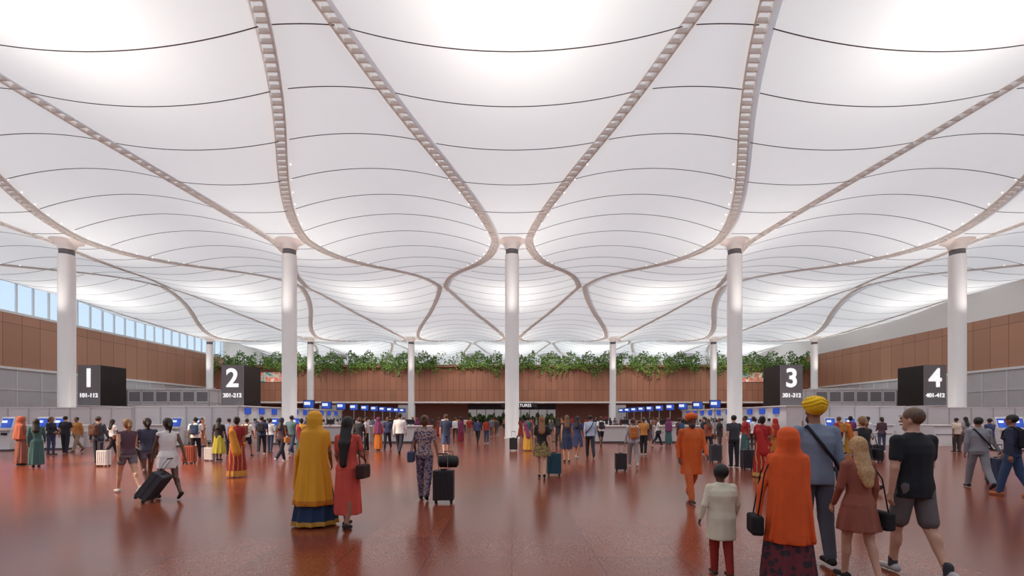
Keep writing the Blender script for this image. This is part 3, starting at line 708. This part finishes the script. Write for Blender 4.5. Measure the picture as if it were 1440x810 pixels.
hero('man_in_dark_tshirt',1032,dep(657),1.74,0,dict(f=False,bottom='pants',sleeve='short',hair='short',legs=STAND,mats=mats('l',top=(60,62,70),bot=(40,42,50))))

T=[]
base=[dict(f=False,bottom='pants',sleeve='long',hair='short',legs=WALK),
 dict(f=False,bottom='pants',sleeve='short',hair='short',legs=STAND),
 dict(f=False,bottom='shorts',sleeve='short',hair='short',legs=WALK2,backpack=True),
 dict(f=False,bottom='pants',sleeve='short',hair='short',legs=WALK2,backpack=True),
 dict(f=True,bottom='pants',sleeve='short',hair='long',legs=WALK,handbag=1),
 dict(f=True,bottom='leggings',sleeve='long',hair='pony',legs=STAND,arms=((5,8,70),(5,10,60))),
 dict(f=True,bottom='skirt',hem=.05,flare=.24,sleeve='short',hair='bun',legs=STAND,pallu=True),
 dict(f=True,bottom='dress',hem=.5,flare=.22,sleeve='short',hair='long',legs=WALK),
 dict(f=True,bottom='dress',hem=.1,flare=.22,sleeve='long',hair='long',veil=.9,legs=STAND),
 dict(f=False,bottom='pants',sleeve='long',hair='short',turban=True,beard=True,legs=STAND)]
bm=mats()
for b in base:
    b['mats']=bm; me,_=person_mesh('traveller',b,.022); T.append((me,b))
tops=[(236,236,238),(210,214,224),(60,70,110),(120,130,160),(160,54,46),(190,130,66),(50,50,56),(150,150,156),(170,120,100),(90,120,130),(220,200,180),(170,84,62),(230,230,225),(80,60,70),(40,42,52),(196,196,204)]
bots=[(40,42,54),(60,70,100),(90,90,96),(30,30,34),(150,130,110),(70,60,60)]
sar=[(170,44,40),(196,112,42),(140,38,60),(204,156,62),(60,96,96),(120,54,98)]
placed=[]
rr=random.Random(11)
def crowd(px,d,ti=None,yaw=None,H_=None):
    ti=rr.choice([0,0,1,1,2,3,4,4,5,6,7,8,9]) if ti is None else ti
    me,b=T[ti]; x=(px-720)/F*d
    nm='man' if not b['f'] else 'woman'
    ob=put(nm+'_traveller',me,x,d,H_ or rr.uniform(1.62,1.8),rr.choice([0,0,10,-10,20,-25,180,90,-90]) if yaw is None else yaw)
    sk=rr.choice('lmmmd')
    colr=rr.choice(sar if ti in(6,8) else tops)
    c2=rr.choice(sar); mm=mats(sk,rr.choice([(28,20,18),(40,30,26),(90,64,46)]),colr,rr.choice(sar) if ti==6 else rr.choice(bots),rr.choice([(40,36,36),(200,200,200),(90,60,44)]),c2,rr.choice([(40,40,50),(120,70,50),(60,80,110),(180,120,60)]))
    for i,m in enumerate(mm):
        ob.material_slots[i].link='OBJECT'; ob.material_slots[i].material=m
    placed.append((x,d)); return ob
for px,ft,ti in((72,640,5),(92,638,1),(108,636,0),(158,640,4),(275,646,3),(284,640,7),(322,640,1),(347,642,2),(368,640,3),(380,638,5),(396,650,4),(410,640,0),(424,642,6),(505,640,0),(515,634,1),(532,634,8),(545,632,3),(648,622,6),(660,618,1),(672,624,0),(684,624,1),(732,622,7),(742,634,6),(785,630,4),(812,646,7),(845,628,2),(912,632,7),(925,628,4),(940,626,8),(905,640,1),(955,630,3),(996,640,4),(1012,634,1),(1048,640,6),(1060,636,5),(1090,640,8),(1196,640,6),(1220,642,0),(1240,636,5),(1345,636,1),(1358,632,4),(1392,640,0),(990,632,2),(1180,640,2)):
    crowd(px,dep(ft),ti)
n=0
while n<135:
    d=rr.uniform(32,78); px=rr.uniform(430,1010) if rr.random()<.8 else rr.choice([rr.uniform(60,420),rr.uniform(1020,1400)])
    x=(px-720)/F*d
    if 600<px<840 and rr.random()<.25: continue
    if any((x-a)**2+(d-b)**2<1.0 for a,b in placed): continue
    if any(abs(abs(x)-c)<2.9 and d>50 for c in(32.7,49.5)) or abs(abs(x)-20.2)<.9 or abs(abs(x)-22.2)<1.2 : continue
    if abs(x-S*round(x/S))<1.3 and abs(d-Y1)<1.3: continue
    if abs(x)>47 and d>70: continue
    if abs(d-30.5)<1.2 or abs(d-33)<.8: continue
    crowd(px,d); n+=1

# ------------------------------------------------------------ luggage
def suitcase_mesh(col):
    b=MB(); m=pm('suitcase_shell',col,.45,0,.05)
    b.box((0,0,.36),(.4,.24,.58),m)
    for i in range(5): b.box((-.15+.075*i,-.125,.36),(.025,.02,.5),m); 
    for i in range(5): b.box((-.15+.075*i,.125,.36),(.025,.02,.5),m)
    b.box((0,0,.36),(.404,.02,.584),M_rubber)
    for sx in(-1,1):
        for sy in(-1,1): b.tube([(sx*.15-.012,sy*.08,.035),(sx*.15+.012,sy*.08,.035)],[.035,.035],M_rubber,12)
        for sy in(-1,1): b.box((sx*.15,sy*.08,.06),(.04,.03,.03),M_rubber)
        b.tube([(sx*.09,-.08,.64),(sx*.09,-.08,.98)],[.008,.008],M_steel,6)
    b.tube([(-.1,-.08,.98),(.1,-.08,.98)],[.014,.014],M_rubber,8); b.box((0,0,.665),(.12,.03,.025),M_rubber)
    return b
sc={}
def suitcase(px,feet,col,yaw=0,tilt=0,sc_=1.0,d=None):
    if col not in sc: sc[col]=suitcase_mesh(col).mesh('suitcase')
    d=d or dep(feet); ob=bpy.data.objects.new('suitcase',sc[col]); ob.location=((px-720)/F*d,d,0 if not tilt else .045)
    ob.rotation_euler=(tilt,0,math.radians(yaw)); ob.scale=(sc_,)*3
    bv=ob.modifiers.new('bevel','BEVEL'); bv.width=.03; bv.segments=3; bv.limit_method='ANGLE'
    scene.collection.objects.link(ob); return ob
suitcase(624,701,(40,38,42),0,0,.98,d=8.85); suitcase(779,669,(40,84,100),0); suitcase(873,660,(50,46,50),0,0,.85,d=14.2)
suitcase(201,707,(60,62,68),-80,-.62,.95,d=8.95); suitcase(1400,680,(50,60,86),20,0,1.0); suitcase(146,656,(220,220,222),0,0,.85)
suitcase(295,648,(225,225,226),0,0,.8); suitcase(1052,660,(44,44,50),0,0,1.0,d=14.5); suitcase(266,652,(160,80,60)); suitcase(722,634,(44,44,48)); suitcase(1006,650,(70,70,76)); suitcase(1232,650,(44,44,50))
b=MB(); b.tube([(-.2,0,0),(-.17,0,0),(0,0,.01),(.17,0,0),(.2,0,0)],[.06,.115,.125,.115,.06],M_rubber,14)
b.tube([(-.1,0,.1),(-.08,0,.2),(.08,0,.2),(.1,0,.1)],[.01]*4,M_dgrey,6)
b.obj('duffel_bag',((630-720)/F*8.85,8.9,.80),smooth=True)

# ------------------------------------------------------------ lights, world, camera
W=bpy.data.worlds.new('sky'); scene.world=W; W.use_nodes=True; nt=W.node_tree; bg=nt.nodes['Background']
tc=nt.nodes.new('ShaderNodeTexCoord'); s=nt.nodes.new('ShaderNodeSeparateXYZ'); nt.links.new(tc.outputs['Generated'],s.inputs[0])
r=nt.nodes.new('ShaderNodeValToRGB'); r.color_ramp.elements[0].color=srgb((214,230,246))+(1,); r.color_ramp.elements[1].color=srgb((176,200,230))+(1,); r.color_ramp.elements[1].position=.6
nt.links.new(s.outputs['Z'],r.inputs['Fac']); nt.links.new(r.outputs['Color'],bg.inputs['Color']); bg.inputs['Strength'].default_value=.92
def area(name,loc,rot,sx,sy,pw,col=(1,1,1)):
    l=bpy.data.lights.new(name,'AREA'); l.shape='RECTANGLE'; l.size=sx; l.size_y=sy; l.energy=pw; l.color=col
    o=bpy.data.objects.new(name,l); o.location=loc; o.rotation_euler=rot; scene.collection.objects.link(o); return o
def spot(name,loc,target,pw,ang,size=.3,col=(1,1,1),blend=.6):
    l=bpy.data.lights.new(name,'SPOT'); l.energy=pw; l.spot_size=math.radians(ang); l.spot_blend=blend; l.shadow_soft_size=size; l.color=col
    o=bpy.data.objects.new(name,l); o.location=loc; o.rotation_euler=(Vector(target)-Vector(loc)).to_track_quat('-Z','Y').to_euler(); scene.collection.objects.link(o); return o
for k in range(-3,4):
    for yy,pw in((14.5,620),(59,440),(103.5,440)):
        area('skylight',(S*k,yy,21),(0,0,0),4,12,pw,(1,.97,.94))
for yc in(Y1,Y1+P):
    for k in range(-3,4):
        for a in range(2):
            t=-math.pi/2+a*math.pi
            lx,ly=S*k+2.4*math.cos(t),yc+2.4*math.sin(t)
            spot('capital_fill_spot',(lx,ly,8.5),(lx,ly-.3*math.sin(t),16),750,100,.15,(1,.94,.89),.9)  # added fill without fixtures, brightens column heads and nearby ribs
for x in(-27,-9,9,27):
    for y in(6,20,36,54,72):
        spot('overhead_fill_spot',(x,y,15.2),(x,y+.01,0),(3000 if y>30 else 2000) if y>10 else 500,85,.3,(1,.89,.79),.8)  # added fill grid, brightens the floor and gives people contact shadows
for x in(-45,-27,-9,9,27,45):
    spot('rear_wall_fill_spot',(x,84,15),(x,95,7),1500,95,.3,(1,.86,.74),.9)  # added fill row with no real fixtures, brightens the rear wall
sun=bpy.data.lights.new('sun','SUN'); sun.energy=2.3; sun.angle=.05; sun.color=(1,.93,.86)
so=bpy.data.objects.new('sun',sun); so.rotation_euler=(math.radians(-25),math.radians(-20),0); scene.collection.objects.link(so)
spot('sun_patch_spot',(-30,4,15),(-13,15,0),34000,42,.3,(1,.74,.50),.8)  # added warm spot, stands in for the sunlit patch on the left floor
cam=bpy.data.cameras.new('camera'); cam.lens=16; cam.sensor_width=36; cam.shift_y=183/1440; cam.clip_end=500
co=bpy.data.objects.new('camera',cam); co.location=(0,0,EYE); co.rotation_euler=(math.pi/2,0,0); scene.collection.objects.link(co); scene.camera=co
